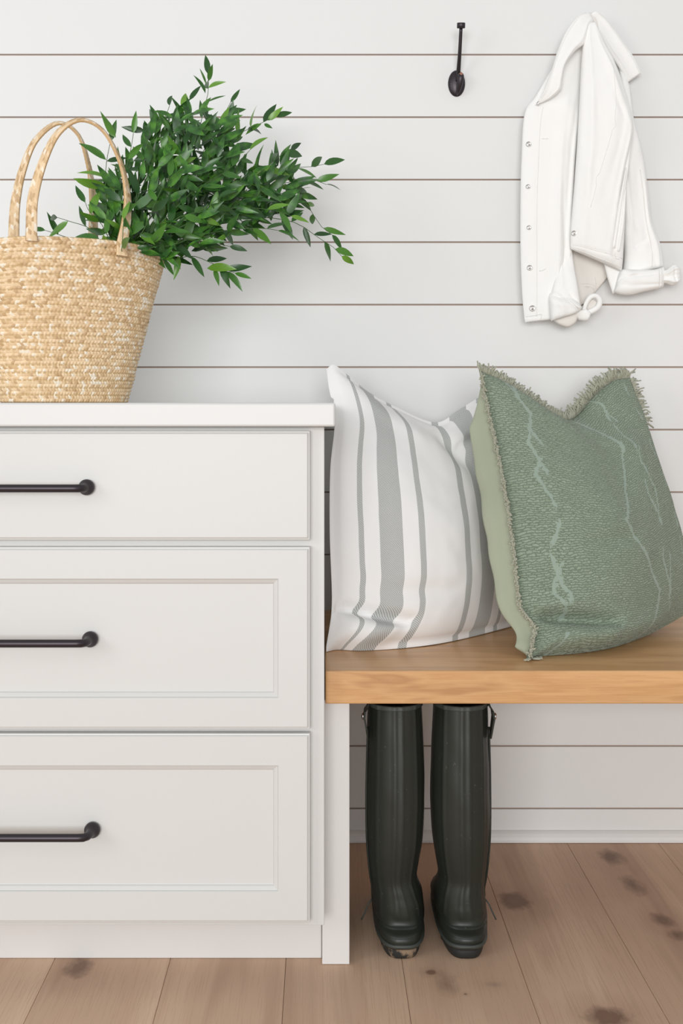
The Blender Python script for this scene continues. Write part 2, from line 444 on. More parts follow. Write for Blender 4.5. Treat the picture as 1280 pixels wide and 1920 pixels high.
# inner wall and base
o0 = len(verts)
for j in range(9):
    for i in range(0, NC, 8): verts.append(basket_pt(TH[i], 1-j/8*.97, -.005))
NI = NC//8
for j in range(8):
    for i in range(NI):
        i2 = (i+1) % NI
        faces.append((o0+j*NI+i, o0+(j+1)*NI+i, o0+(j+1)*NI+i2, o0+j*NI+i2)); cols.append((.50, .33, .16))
for i in range(NI):     # rim lip
    for q in range(8):
        a_, b_ = NR*SUB*NC+i*8+q, NR*SUB*NC+(i*8+q+1) % NC
        faces.append((a_, b_, o0+((i+1) % NI if q >= 4 else i))); cols.append((.66, .44, .22))
    faces.append((NR*SUB*NC+i*8+4, o0+(i+1) % NI, o0+i)); cols.append((.66, .44, .22))
faces.append(tuple(reversed(range(NC)))); cols.append((.6, .4, .2))
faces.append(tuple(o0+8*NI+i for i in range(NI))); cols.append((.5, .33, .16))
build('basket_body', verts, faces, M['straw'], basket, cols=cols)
def strap(ctrl, nrm, w, seed):
    P = arc_resample([Vector(p) for p in ctrl], 300); N = len(P); ws = 10
    v, f, c = [], [], []; r = random.Random(seed); tn = {}
    L = sum((b-a).length for a, b in zip(P, P[1:]))
    for i, p in enumerate(P):
        tg = (P[min(i+1, N-1)]-P[max(i-1, 0)]).normalized()
        inpl = tg.cross(nrm).normalized()
        k = i/(N-1); tw = math.sin(PI*k)**1.1*1.15
        wv = inpl*math.cos(tw)+nrm*math.sin(tw); nv = tg.cross(wv).normalized()
        ww = w*(1-.18*math.sin(PI*k))
        for side in (1, -1):
            for q in range(ws+1):
                u = q/ws
                lane, cell, bmp = braid(k*L/.0068+int(u*1.999)*.37, min((u*1.999) % 1, .999))
                e = math.sin(PI*min(max(u, .03), .97))**.4
                v.append(p+wv*(u-.5)*ww*(1 if side == 1 else 1)+nv*side*(.0008+.0017*e+.0008*bmp))
    S = ws+1; R2 = 2*S
    for i in range(N-1):
        k = (i+.5)/(N-1)
        for q in range(ws):
            uu = (q+.5)/ws*2; lane, cell, _ = braid(k*L/.0068+int(uu)*.37, uu % 1)
            for sd in (0, 1):
                a_ = i*R2+sd*S+q
                fc = (a_, a_+1, a_+1+R2, a_+R2); f.append(fc if sd == 0 else fc[::-1])
                kk = (sd, lane+2*int(uu), cell)
                if kk not in tn: tn[kk] = straw_col(r, .04)
                c.append(tn[kk])
        for q in (0, ws):
            a_ = i*R2+q; f.append((a_, a_+S, a_+S+R2, a_+R2)); c.append((.6, .4, .2))
    return build('handle', v, f, M['straw'], basket, cols=c)
fn = (-bn*.99).normalized()
# front handle, then rear handle: points on the arch
strap([pt(59, 452, 1.896), pt(59, 430, 1.897), pt(62, 370, 1.905), pt(82, 300, 1.915), pt(110, 248, 1.925), pt(150, 225, 1.94), pt(192, 244, 1.955), pt(224, 300, 1.968), pt(238, 360, 1.975), pt(237, 410, 1.97), pt(229, 455, 1.962), pt(228, 480, 1.958)], fn, .0185, 5)
strap([pt(27, 500, 2.06), pt(26, 440, 2.06), pt(29, 380, 2.06), pt(42, 320, 2.065), pt(66, 264, 2.07), pt(108, 231, 2.08), pt(146, 252, 2.095), pt(166, 310, 2.105), pt(174, 370, 2.11), pt(175, 420, 2.115), pt(174, 490, 2.115)], fn, .0195, 6)

# ================================================================== GREENERY
green = thing('greenery_bunch', 'bunch of leafy green branches spilling out of the straw basket', 'branches', (BC.x+.05, BC.y, ZC+.02))
def leaf_mesh(nm, w, curl, fold, twist):
    n = 6; v, f = [], []
    for i in range(n+1):
        t_ = i/n
        hw = w*(math.sin(PI*min(t_**.78, 1))**.85)*(1-.15*t_) if 0 < i < n else .002
        z = curl*(t_**2); yy = math.sin(PI*t_)*.04*twist
        a = twist*(t_-.3)
        for sd in (-1, 0, 1):
            v.append((t_, yy+sd*hw*math.cos(a), -z+abs(sd)*hw*fold+sd*hw*math.sin(a)))
    for i in range(n):
        for q in range(2):
            a = i*3+q; f.append((a, a+1, a+4, a+3))
    me = bpy.data.meshes.new(nm); me.from_pydata(v, [], f); me.materials.append(M['leaf'])
    me.polygons.foreach_set('use_smooth', [True]*len(me.polygons)); me.update(); return me
LM = [leaf_mesh('leaf', w, c_, fo, tw) for (w, c_, fo, tw) in ((.155, .10, .25, .3), (.17, .25, .2, -.5), (.14, .02, .35, .2), (.18, .18, .15, .6), (.13, .32, .3, -.3), (.16, -.10, .2, .4), (.175, .06, .1, -.2), (.145, .20, .4, .8))]
from mathutils import Matrix
def leaf_matrix(p, dirv, size, r, face=None):
    x_ = dirv.normalized()
    # the blade turns its face roughly towards the viewer's side of the room and up, with scatter
    up = Vector((r.gauss(0, .55), -1+r.gauss(0, .45), r.gauss(.35, .5)))
    z_ = (up-x_*up.dot(x_))
    z_ = z_.normalized() if z_.length > 1e-3 else x_.orthogonal().normalized()
    y_ = z_.cross(x_)
    m = Matrix((x_, y_, z_)).transposed().to_4x4()
    return Matrix.Translation(p) @ m @ Matrix.Scale(size, 4)
nleaf = [0]; fol_v, fol_f = [], []
def add_leaf(p, dirv, size, r, branch):
    me = LM[r.randrange(len(LM))]; mt = leaf_matrix(p, dirv, size, r)
    if p.y > -.012: return
    tip = mt @ Vector((1, 0, -.1))
    if tip.y > -.006: mt = Matrix.Translation((0, -(tip.y+.008), 0)) @ mt
    if branch is not None and nleaf[0] < 300:
        o = bpy.data.objects.new('leaf', me); COL.objects.link(o); o.parent = branch; o.matrix_world = mt; nleaf[0] += 1
    else:
        k = len(fol_v)
        for q in me.vertices: fol_v.append(mt @ q.co)
        for q in me.polygons: fol_f.append(tuple(k+i for i in q.vertices))
def branch(ctrl, seed, nl, lsize=(.033, .049), start=.3, rad=.0011, spread=1.0, tipl=None):
    r = random.Random(seed)
    x0, y0, d0 = ctrl[0]      # every stem stands inside the basket and leaves it over the rim
    ctrl = [(208+(x0-240)*.25, 600, 2.04), (x0-(14 if x0 > 240 else 5), 478, 2.055 if x0 > 240 else 2.03)]+list(ctrl[1:])
    P = arc_resample([pt(*c) for c in ctrl], 24)
    v, f = tube_geo(P, [rad*(1.25-.8*i/24) for i in range(25)], 5)
    b = build('branch', v, f, M['stem'], green)
    for k in range(nl):
        t_ = start+(1-start)*(k+.3*r.random())/max(nl-1, 1); t_ = min(t_, 1)
        i = min(int(t_*24), 23); p = P[i].lerp(P[i+1], t_*24-i)
        tg = (P[i+1]-P[max(i-1, 0)]).normalized()
        perp = Vector((-tg.z, 0, tg.x))*(1 if k % 2 else -1)
        a = (0 if k == nl-1 else r.uniform(.45, 1.0)*spread)
        dv = tg*math.cos(a)+perp*math.sin(a)+Vector((r.gauss(0, .12), r.gauss(0, .35), r.gauss(-.06, .12)))
        add_leaf(p, dv, r.uniform(*lsize)*(1 if k < nl-1 else .9), r, b)
    return b
BR = [
 # outline sprays, traced where they stand
 ([(255, 520, 2.03), (300, 380, 2.06), (365, 260, 2.12), (385, 195, 2.16), (391, 165, 2.17), (389, 138, 2.18)], 9, .45),
 ([(262, 520, 2.04), (330, 380, 2.10), (420, 270, 2.20), (470, 240, 2.26), (500, 226, 2.28), (515, 218, 2.28)], 11, .4),
 ([(270, 520, 2.05), (350, 400, 2.12), (470, 340, 2.22), (550, 316, 2.28), (590, 312, 2.30), (607, 308, 2.30)], 15, .3),
 ([(270, 525, 2.04), (360, 420, 2.10), (480, 360, 2.18), (550, 340, 2.22), (590, 338, 2.24), (612, 346, 2.24)], 15, .3),
 ([(268, 530, 2.02), (340, 450, 2.06), (450, 410, 2.10), (545, 415, 2.14), (600, 448, 2.17), (628, 466, 2.18), (640, 480, 2.18)], 17, .3),
 ([(270, 520, 2.06), (380, 400, 2.14), (500, 365, 2.22), (560, 368, 2.26), (585, 400, 2.28), (605, 428, 2.28), (622, 440, 2.28)], 15, .35),
 ([(275, 535, 2.02), (315, 488, 2.04), (360, 480, 2.07), (400, 495, 2.09), (425, 506, 2.10), (440, 512, 2.10)], 8, .35),
 ([(230, 520, 2.00), (205, 420, 2.00), (198, 370, 2.00), (199, 310, 2.00), (207, 265, 2.01)], 6, .4),
 ([(215, 520, 1.99), (200, 470, 1.98), (170, 430, 1.98), (130, 415, 1.99), (108, 408, 2.0)], 7, .35),
 ([(210, 530, 2.02), (180, 480, 2.03), (150, 455, 2.04), (110, 440, 2.05), (85, 432, 2.06)], 6, .35),
 ([(245, 520, 2.0), (250, 400, 2.0), (270, 300, 2.02), (305, 230, 2.05), (318, 198, 2.06)], 10, .35),
 ([(250, 520, 2.02), (280, 380, 2.04), (320, 270, 2.08), (345, 215, 2.1), (355, 188, 2.1)], 11, .35),
 ([(262, 520, 2.06), (320, 370, 2.14), (390, 270, 2.2), (420, 215, 2.25), (432, 192, 2.26)], 12, .35),
 ([(262, 520, 2.0), (310, 400, 2.02), (370, 320, 2.06), (400, 270, 2.1), (412, 240, 2.1)], 12, .3),
 ([(240, 520, 1.98), (225, 420, 1.97), (232, 340, 1.98), (245, 280, 2.0), (250, 250, 2.01)], 9, .4),
 ([(265, 520, 2.02), (350, 420, 2.04), (430, 370, 2.08), (480, 330, 2.12), (525, 292, 2.16), (545, 280, 2.18)], 14, .3),
 ([(262, 525, 2.0), (330, 430, 2.0), (410, 395, 2.03), (470, 390, 2.06), (520, 396, 2.08), (545, 405, 2.09)], 14, .25),
 ([(258, 520, 1.99), (300, 420, 1.98), (360, 360, 2.0), (410, 330, 2.03), (450, 300, 2.06), (468, 282, 2.07)], 14, .25),
 ([(265, 530, 2.01), (320, 460, 2.0), (380, 440, 2.02), (440, 430, 2.05), (490, 428, 2.07), (520, 432, 2.08)], 13, .25),
 ([(265, 530, 2.03), (310, 465, 2.02), (350, 450, 2.03), (395, 455, 2.04), (430, 462, 2.05)], 9, .3),
 ([(250, 520, 1.97), (270, 430, 1.96), (300, 360, 1.97), (330, 310, 2.0), (345, 270, 2.02)], 13, .25),
 ([(240, 520, 1.99), (240, 440, 1.98), (262, 360, 1.99), (285, 320, 2.0), (290, 280, 2.01)], 12, .25),
 ([(258, 520, 1.98), (290, 450, 1.96), (330, 410, 1.97), (375, 395, 1.99), (410, 372, 2.0)], 12, .25),
 ([(225, 520, 2.0), (210, 460, 1.99), (190, 420, 1.99), (168, 398, 2.0), (160, 380, 2.0)], 8, .3),
]
for i, (c_, n_, st) in enumerate(BR): branch(c_, 100+i, n_, start=st)
# broad single leaves near the handles
r = random.Random(77)
bs = branch([(232, 520, 1.97), (228, 470, 1.95), (230, 440, 1.945), (232, 412, 1.94)], 400, 2, start=.8)
for (x0, y0, x1, y1, d_, s_) in ((199, 300, 152, 262, 1.99, .050), (217, 258, 185, 212, 2.0, .044), (198, 347, 138, 341, 1.99, .048), (271, 245, 228, 238, 2.03, .043), (388, 503, 440, 500, 2.09, .05), (425, 504, 468, 497, 2.1, .043), (420, 508, 456, 540, 2.1, .045), (335, 480, 326, 522, 2.05, .042), (402, 505, 412, 532, 2.09, .03),
        (470, 240, 472, 196, 2.26, .05), (502, 226, 528, 200, 2.28, .044), (490, 232, 460, 246, 2.27, .036), (495, 232, 510, 240, 2.27, .034), (390, 165, 420, 150, 2.17, .036), (387, 160, 376, 128, 2.17, .033), (391, 152, 398, 120, 2.18, .033), (385, 175, 371, 138, 2.165, .035)):
    p0, p1 = pt(x0, y0, d_), pt(x1, y1, d_-.01); add_leaf(p0, p1-p0, (p1-p0).length*1.02, r, bs)
# the crowd of leaves inside the bunch
r = random.Random(5)
def inside(x, y):
    poly = [(215, 470), (190, 420), (200, 370), (235, 310), (270, 260), (330, 215), (375, 215), (430, 240), (440, 285), (425, 315), (470, 320), (540, 305), (560, 350), (550, 400), (480, 425), (420, 440), (370, 470), (300, 492)]
    ins = False; j = len(poly)-1
    for i in range(len(poly)):
        (xi, yi), (xj, yj) = poly[i], poly[j]
        if (yi > y) != (yj > y) and x < (xj-xi)*(y-yi)/(yj-yi)+xi: ins = not ins
        j = i
    return ins
nleaf[0] = 300; cnt = 0
while cnt < 620:
    x_, y_ = r.uniform(190, 560), r.uniform(205, 495)
    if not inside(x_, y_): continue
    cnt += 1
    d_ = r.uniform(1.97, 2.12)+max(0, x_-330)*.0007
    p = pt(x_, y_, d_); out = Vector((x_-255, 0, 520-y_)).normalized()
    a = r.gauss(0, .75); dv = Vector((out.x*math.cos(a)-out.z*math.sin(a), r.gauss(-.1, .4), out.x*math.sin(a)+out.z*math.cos(a)))
    add_leaf(p, dv, r.uniform(.032, .050), r, None)
fo = build('foliage', fol_v, fol_f, M['leaf2'], green); fo['kind'] = 'stuff'

# ================================================================== HOOK
hx, hz = pt(855.5, 157, D).x, pt(855.5, 157, D).z
hook = thing('coat_hook', 'dark bronze coat hook on an oval plate, bare, on the white plank wall', 'hook', (hx, 0, hz))
v, f = [], []; n = 40
prof = [(1.0, 0), (1.0, -.0022), (.93, -.0042), (.75, -.0066), (.45, -.0084), (.15, -.009)]
for k, y in prof:
    for i in range(n):
        a = 2*PI*i/n; v.append(Vector((hx+.0178*k*math.cos(a), y-.0002, hz+.0275*k*math.sin(a))))
for j in range(len(prof)-1):
    for i in range(n): f.append((j*n+i, j*n+(i+1) % n, (j+1)*n+(i+1) % n, (j+1)*n+i))
f.append(tuple((len(prof)-1)*n+i for i in range(n)))
build('back_plate', v, f, M['bronze'], hook)
tip = pt(864, 52, 2.425); q0 = Vector((hx+.0015, -.008, hz+.004))
tube('arm', [q0, Vector((hx+.002, -.018, hz+.022)), q0.lerp(tip, .5)+Vector((0, -.006, 0)), tip], [.0048, .0044, .0038, .0034], M['bronze'], hook, 12, 20)
ax = Vector((0, -.25, 1)).normalized()
tube('knob', [tip-ax*.0012, tip-ax*.0006, tip+ax*.009, tip+ax*.0098], [.0075, .0085, .0085, .0075], M['bronze'], hook, 24)
lo = [Vector((hx+.0035, -.008, hz+.013)), Vector((hx+.0055, -.017, hz+.0135)), Vector((hx+.0060, -.0245, hz+.008)), Vector((hx+.0045, -.022, hz-.006)), Vector((hx+.002, -.014, hz-.019)), Vector((hx+.0005, -.006, hz-.025))]
lp = tube('lower_prong', lo, [.0034, .0054, .0068, .0062, .0042, .002], M['bronze'], hook, 16, 24)
bm = bmesh.new(); bmesh.ops.create_uvsphere(bm, u_segments=14, v_segments=8, radius=1)
for q in bm.verts: q.co = Vector((hx+.0062+q.co.x*.0048, -.0270+q.co.y*.0040, hz+.0065+q.co.z*.0105))
w = from_bm('worn_spot', bm, M['copper'], lp, True); w['label'] = 'copper coloured worn nose of the prong'
bm = bmesh.new(); bmesh.ops.create_uvsphere(bm, u_segments=12, v_segments=8, radius=1)
for q in bm.verts: q.co = Vector((hx-.0118+q.co.x*.0034, -.0058+q.co.y*.0018, hz-.001+q.co.z*.0034))
from_bm('screw', bm, M['bronze'], hook, True)

# ================================================================== JACKET
jk = thing('denim_jacket', 'white denim jacket with rolled cuffs and metal buttons, hanging on the plank wall', 'jacket', pt(1105, 300, 2.47))
SURF = {}
def loft(name, rows, mat, parent, seg=64, rings=80, wr=.002, wscale=(20, 16, 6), folds=(), expo=.6, seed=0, back=.6, key=None, expy=.8):
    """rows: (lx, ly, rx, ry, depth, half thickness); a closed cloth body with soft folds"""
    A_ = [pt(q[0], q[1], q[4]) for q in rows]; B_ = [pt(q[2], q[3], q[4]) for q in rows]
    T_ = [Vector((q[5], 0, 0)) for q in rows]
    v, f, rg = [], [], []
    for i in range(rings+1):
        t_ = i/rings; a, b = cr(A_, t_), cr(B_, t_); th = max(cr(T_, t_).x, .002)
        e = min(t_, 1-t_)*rings
        if e < 3: th *= .45+.55*math.sqrt(e/3)
        c = (a+b)/2; hv = (b-a)/2; row = []
        for k in range(seg):
            an = 2*PI*k/seg; co, si = math.cos(an), math.sin(an)
            x_ = math.copysign(abs(co)**expo, co); y_ = math.copysign(abs(si)**expy, si)
            p = c+hv*x_+Vector((0, -1, 0))*th*y_*(1 if y_ > 0 else back)
            u = (x_+1)/2
            if y_ > 0:
                q = Vector((p.x*wscale[0], p.y*wscale[1], p.z*wscale[2]))+Vector((seed*3.1, 0, seed))
                dsp = wr*noise.fractal(q, 1.0, 2.0, 3)
                q2 = Vector((p.x*60+p.z*25, seed, p.z*45)); dsp += wr*.28*noise.noise(q2)
                for (u0, t0, u1, t1, wd, amp) in folds:
                    du, dt = u1-u0, t1-t0; L2 = du*du+dt*dt
                    s_ = max(0, min(1, ((u-u0)*du+(t_-t0)*dt)/L2))
                    dd = math.hypot(u-u0-du*s_, (t_-t0-dt*s_))
                    dsp += amp*math.exp(-(dd/wd)**2)*math.sin(PI*(.15+.7*s_))
                p = p+Vector((0, -1, 0))*dsp*min(1, y_*1.8)
            p.y = min(p.y, -.0015)
            v.append(p); row.append((u, y_ > 0, p))
        rg.append(row)
    for i in range(rings):
        for k in range(seg):
            k2 = (k+1) % seg; f.append((i*seg+k, (i+1)*seg+k, (i+1)*seg+k2, i*seg+k2))
    f.append(tuple(range(seg))); f.append(tuple(rings*seg+k for k in reversed(range(seg))))
    if key: SURF[key] = rg
    return build(name, v, f, mat, parent)
def on(key, u, t):
    rg = SURF[key]; x_ = min(max(t, 0), 1)*(len(rg)-1); i = min(int(x_), len(rg)-2); out = []
    for row in (rg[i], rg[i+1]):
        c = sorted(((abs(q[0]-u), n) for n, q in enumerate(row) if q[1]))[:2]
        a, b = row[c[0][1]], row[c[1][1]]
        w_ = c[0][0]/(c[0][0]+c[1][0]+1e-9); out.append(a[2].lerp(b[2], w_))
    return out[0].lerp(out[1], x_-i)
def seam(key, uv, r=.0006, n=40, parent=None, name='seam'):
    P = [cr([Vector((a, b, 0)) for a, b in uv], k/n) for k in range(n+1)]
    pts = [on(key, p.x, p.y)+Vector((0, -.0002, 0)) for p in P]
    return tube(name, pts, r, M['thread'], parent or jk, 6)
DB = 2.474
# inside of the back, seen between the fronts
loft('back_panel', [(1088, 60, 1122, 60, DB, .004), (1072, 160, 1160, 160, DB, .005), (1062, 300, 1176, 300, DB, .005), (1062, 420, 1172, 420, DB, .005), (1064, 500, 1152, 490, DB, .005), (1078, 545, 1141, 516, DB, .005), (1086, 575, 1108, 556, DB, .004)], M['denim_shaded'], jk, wr=.002, key='back',
     folds=[(.25, .8, .75, .95, .03, .003), (.3, .86, .6, .98, .02, -.003)])
seam('back', [(.2, .80), (.45, .84), (.8, .93)], .0008); seam('back', [(.25, .83), (.48, .87), (.78, .96)], .0008); seam('back', [(.55, .78), (.62, .9)], .0008)
# sleeve behind, on the far side, with its turned-up cuff
loft('sleeve', [(1160, 120, 1180, 160, 2.466, .009), (1165, 210, 1187, 225, 2.462, .012), (1160, 290, 1203, 285, 2.46, .015), (1165, 360, 1213, 350, 2.458, .017), (1168, 430, 1221, 415, 2.457, .018), (1170, 480, 1237, 460, 2.456, .018), (1166, 520, 1243, 500, 2.455, .018)], M['denim'], jk, wr=.003, seed=2, key='fs', rings=110,
     folds=[(.25, .2, .62, .98, .035, .004), (.45, .45, .78, .98, .02, -.0035), (.15, .3, .3, .8, .04, -.004), (.85, .5, .86, 1.0, .03, .004), (.1, .62, .6, .70, .03, .003), (.2, .8, .7, .76, .02, -.003)])
seam('fs', [(.72, .42), (.74, .6), (.70, .8), (.66, .98)], .0009)
loft('side_panel', [(1128, 470, 1166, 470, 2.45, .006), (1132, 495, 1166, 500, 2.448, .007), (1138, 520, 1164, 520, 2.447, .007), (1145, 542, 1158, 540, 2.447, .006), (1148, 551, 1154, 549, 2.448, .004)], M['denim'], jk, wr=.002, seed=12, rings=40)
loft('cuff', [(1244, 500, 1243, 538, 2.444, .012), (1236, 503, 1236, 541, 2.44, .016), (1222, 506, 1222, 544, 2.438, .019), (1200, 506, 1203, 548, 2.437, .020), (1178, 505, 1183, 553, 2.437, .020), (1165, 506, 1166, 553, 2.438, .018), (1158, 516, 1153, 549, 2.44, .013), (1153, 534, 1150, 546, 2.442, .008)], M['denim'], jk, wr=.003, seed=4, key='fc', expo=.7,
     folds=[(.2, .1, .35, .85, .06, -.004), (.8, .15, .6, .75, .06, -.003), (.1, .17, .9, .17, .015, -.003), (.1, .5, .7, .9, .05, .003)])
seam('fc', [(.06, .14), (.5, .15), (.94, .14)], .0009); seam('fc', [(.06, .20), (.5, .21), (.94, .20)], .0009)
loft('cuff_tie', [(1238, 507, 1238, 530, 2.44, .009), (1248, 506, 1250, 532, 2.438, .012), (1258, 498, 1258, 535, 2.436, .014), (1266, 496, 1266, 534, 2.436, .013), (1272, 501, 1271, 528, 2.438, .010), (1275, 508, 1274, 520, 2.44, .005)], M['denim'], jk, wr=.003, seed=14, rings=60, expo=.8,
     folds=[(.3, .0, .15, .9, .07, .005), (.55, .0, .55, 1, .06, -.005), (.8, 0, .9, .9, .06, .005), (.1, .45, .9, .55, .06, -.003)])
# front with the button placket
loft('front_panel', [(1080, 60, 1100, 60, 2.462, .006), (1040, 120, 1094, 112, 2.46, .008), (1004, 180, 1089, 172, 2.455, .010), (983, 214, 1086, 214, 2.45, .011), (977, 300, 1078, 300, 2.448, .011), (975, 400, 1073, 395, 2.446, .011), (975.5, 480, 1072, 470, 2.446, .011), (978, 545, 1066, 535, 2.446, .010), (982, 592, 1056, 588, 2.447, .009), (984, 605, 1052, 598, 2.448, .007)], M['denim'], jk, wr=.0025, rings=140, seed=1, key='fp', expo=.5, seg=84,
     folds=[(.29, .30, .30, .98, .014, -.0016), (.70, .30, .72, .72, .06, .005), (.92, .3, .85, .8, .05, -.004), (.5, .22, .95, .36, .06, .004), (.80, .52, .95, .90, .035, -.005), (.62, .72, .58, .92, .025, -.005), (.72, .70, .70, .95, .04, .005), (.4, .55, .55, .8, .05, .002), (0, .905, .42, .905, .008, -.0018), (.45, .34, .9, .42, .03, -.002)])
seam('fp', [(.30, .31), (.30, .5), (.30, .7), (.31, .9)]); seam('fp', [(.03, .90), (.2, .895), (.42, .885)]); seam('fp', [(.42, .886), (.41, .94), (.40, .985)])
seam('fp', [(.36, .40), (.46, .40)], .0009, 10); seam('fp', [(.40, .72), (.47, .715)], .0009, 10)
# near front, folded over the hook, hem at its foot
loft('front_panel', [(1100, 44, 1115, 42, 2.436, .008), (1093, 80, 1134, 84, 2.432, .013), (1089, 130, 1156, 128, 2.428, .017), (1085, 210, 1177, 190, 2.424, .020), (1081, 280, 1186, 240, 2.422, .021), (1076, 350, 1179, 300, 2.422, .021), (1071, 410, 1173, 360, 2.423, .020), (1069, 440, 1170, 430, 2.424, .019), (1069, 460, 1167, 488, 2.426, .016), (1070, 467, 1164, 508, 2.428, .011)], M['denim'], jk, wr=.003, rings=140, seed=3, key='nf', expo=.52, seg=84,
     folds=[(.25, .1, .2, .9, .07, .004), (.80, .25, .35, .66, .05, .0035), (.86, .35, .5, .75, .03, -.0025), (.72, .12, .95, .5, .05, .004), (.97, .5, .78, .85, .03, -.006), (.92, .48, .70, .88, .022, .004), (.0, .885, 1, .885, .012, -.0018), (.55, .8, .8, .98, .06, .004), (.62, .22, .9, .44, .02, -.003), (.35, .6, .6, .8, .05, .003), (.1, .5, .3, .62, .05, .002)])
seam('nf', [(.80, .24), (.62, .40), (.42, .55), (.30, .66)], .0005); seam('nf', [(.03, .885), (.5, .885), (.97, .885)], .0006); seam('nf', [(.03, .975), (.5, .975), (.97, .97)], .0006)
seam('nf', [(.80, .87), (.83, .90), (.90, .895)], .0010, 12)
# pocket welts on that side
tube('pocket_welt', [on('nf', .93, .58)+Vector((0, -.002, 0)), on('nf', .86, .72)+Vector((0, -.0015, 0)), on('nf', .78, .85)+Vector((0, -.0015, 0))], [.0012, .0034, .0026], M['denim'], jk, 8, 18)
tube('pocket_welt', [on('nf', .96, .66)+Vector((0, -.003, 0)), on('nf', .93, .76)+Vector((0, -.002, 0)), on('nf', .87, .86)+Vector((0, -.0015, 0))], [.0012, .0032, .0024], M['denim'], jk, 8, 18)
# rest of the inner sleeve, hanging out under the placket side
loft('sleeve', [(1052, 440, 1068, 440, 2.456, .004), (1044, 500, 1075, 495, 2.444, .008), (1036, 540, 1082, 535, 2.43, .013), (1031, 560, 1086, 560, 2.428, .014), (1034, 590, 1088, 578, 2.43, .012)], M['denim'], jk, wr=.003, seed=6, folds=[(.3, .2, .9, .95, .05, -.004), (.1, .6, .6, .95, .04, .004)])
loft('cuff', [(1030, 546, 1060, 540, 2.442, .006), (1029, 562, 1087, 572, 2.423, .017), (1030, 580, 1088, 581, 2.422, .018), (1031, 594, 1074, 590, 2.423, .016), (1033, 602, 1050, 597, 2.425, .009)], M['denim'], jk, wr=.003, seed=7, rings=50, key='lc', expo=.7, folds=[(.5, .1, .98, .62, .04, -.004), (.2, .2, .6, .9, .06, .003)])
seam('lc', [(.55, .12), (.8, .36), (.96, .60)], .0010); 
loft('cuff_shaded_inside', [(1036, 600, 1078, 586, 2.434, .008), (1046, 608, 1082, 592, 2.434, .010), (1058, 613, 1080, 602, 2.435, .009), (1066, 614, 1074, 609, 2.436, .005)], M['denim_shaded'], jk, wr=.002, seed=17, rings=40)
loft('cuff_tab', [(1074, 586, 1084, 600, 2.434, .007), (1084, 582, 1098, 602, 2.43, .009), (1094, 580, 1104, 597, 2.428, .009), (1097, 579, 1108, 586, 2.428, .006)], M['denim'], jk, wr=.002, seed=18, rings=40)
tube('cuff_tie', [pt(1094, 582, 2.43), pt(1099, 568, 2.426), pt(1107, 557, 2.424), pt(1117, 555, 2.424), pt(1124, 563, 2.426), pt(1121, 575, 2.428), pt(1110, 583, 2.43), pt(1099, 586, 2.432)], [.004, .0045, .005, .005, .0055, .006, .006, .005], M['denim'], jk, 14, 50)
loft('cuff_shaded_inside', [(1098, 580, 1106, 582, 2.438, .003), (1102, 566, 1118, 576, 2.438, .004), (1108, 560, 1121, 566, 2.438, .003)], M['denim_shaded'], jk, wr=.001, seed=19, rings=20)  # darkened denim fills the loop in place of its shaded hollow
# collar: long fall on the placket side, short one on the other
loft('collar', [(1104, 23, 1113, 40, 2.442, .006), (1084, 30, 1104, 50, 2.436, .009), (1060, 60, 1096, 80, 2.43, .011), (1044, 98, 1078, 96, 2.426, .011), (1034, 130, 1060, 122, 2.424, .011), (1026, 152, 1054, 150, 2.424, .010), (1019, 170, 1051, 168, 2.426, .009), (1013, 182, 1035, 183, 2.43, .007), (1003, 197, 1014, 194, 2.436, .004)], M['denim'], jk, wr=.002, rings=110, seed=8, key='cl', expo=.55, folds=[(.80, .1, .80, .9, .08, .003), (.2, .3, .3, .9, .1, -.002)])
seam('cl', [(.12, .05), (.10, .4), (.12, .9)], .0005, 60)
loft('collar_stand', [(1103, 24, 1112, 24, 2.45, .005), (1099, 42, 1120, 42, 2.452, .005), (1093, 70, 1122, 64, 2.454, .005), (1088, 110, 1110, 104, 2.456, .004)], M['denim_shaded'], jk, wr=.001, rings=30, seed=20)
loft('collar', [(1104, 28, 1116, 21, 2.45, .005), (1114, 50, 1132, 32, 2.456, .007), (1126, 72, 1150, 54, 2.458, .008), (1140, 98, 1170, 82, 2.459, .008), (1158, 124, 1188, 108, 2.46, .007), (1172, 148, 1199, 132, 2.461, .006), (1177, 154, 1201, 138, 2.462, .004)], M['denim'], jk, wr=.002, rings=90, seed=9, key='cr', expo=.55, folds=[(.5, .05, .5, .95, .06, -.002), (.2, .3, .3, .9, .05, .002)])
seam('cr', [(.86, .06), (.87, .5), (.86, .93)], .0006, 60); seam('cr', [(.10, .95), (.5, .945), (.86, .93)], .0006)
def button(key, u, t, r=.0052):
    p = on(key, u, t)+Vector((0, -.0008, 0)); v, f = [], []; n = 24
    prof = [(1.0, .002), (1.0, -.0010), (.85, -.0024), (.66, -.0024), (.55, -.0008), (.34, -.0008), (.28, -.0018), (.1, -.0024)]
    for k, y in prof:
        for i in range(n):
            a = 2*PI*i/n; v.append(p+Vector((r*k*math.cos(a), y, r*k*math.sin(a))))
    for j in range(len(prof)-1):
        for i in range(n): f.append((j*n+i, j*n+(i+1) % n, (j+1)*n+(i+1) % n, (j+1)*n+i))
    f.append(tuple((len(prof)-1)*n+i for i in range(n)))
    return build('button', v, f, M['nickel'], jk)
def locate(key, px, py, d):
    g = pt(px, py, d); u = .5; t0, t1 = 0, 1
    for _ in range(3):
        t0, t1 = 0.02, .98
        for _ in range(14):
            m = (t0+t1)/2
            if on(key, u, m).z > g.z: t0 = m
            else: t1 = m
        a, b = .02, .98
        for _ in range(12):
            m = (a+b)/2
            if on(key, m, t0).x < g.x: a = m
            else: b = m
        u = a
    return u, t0
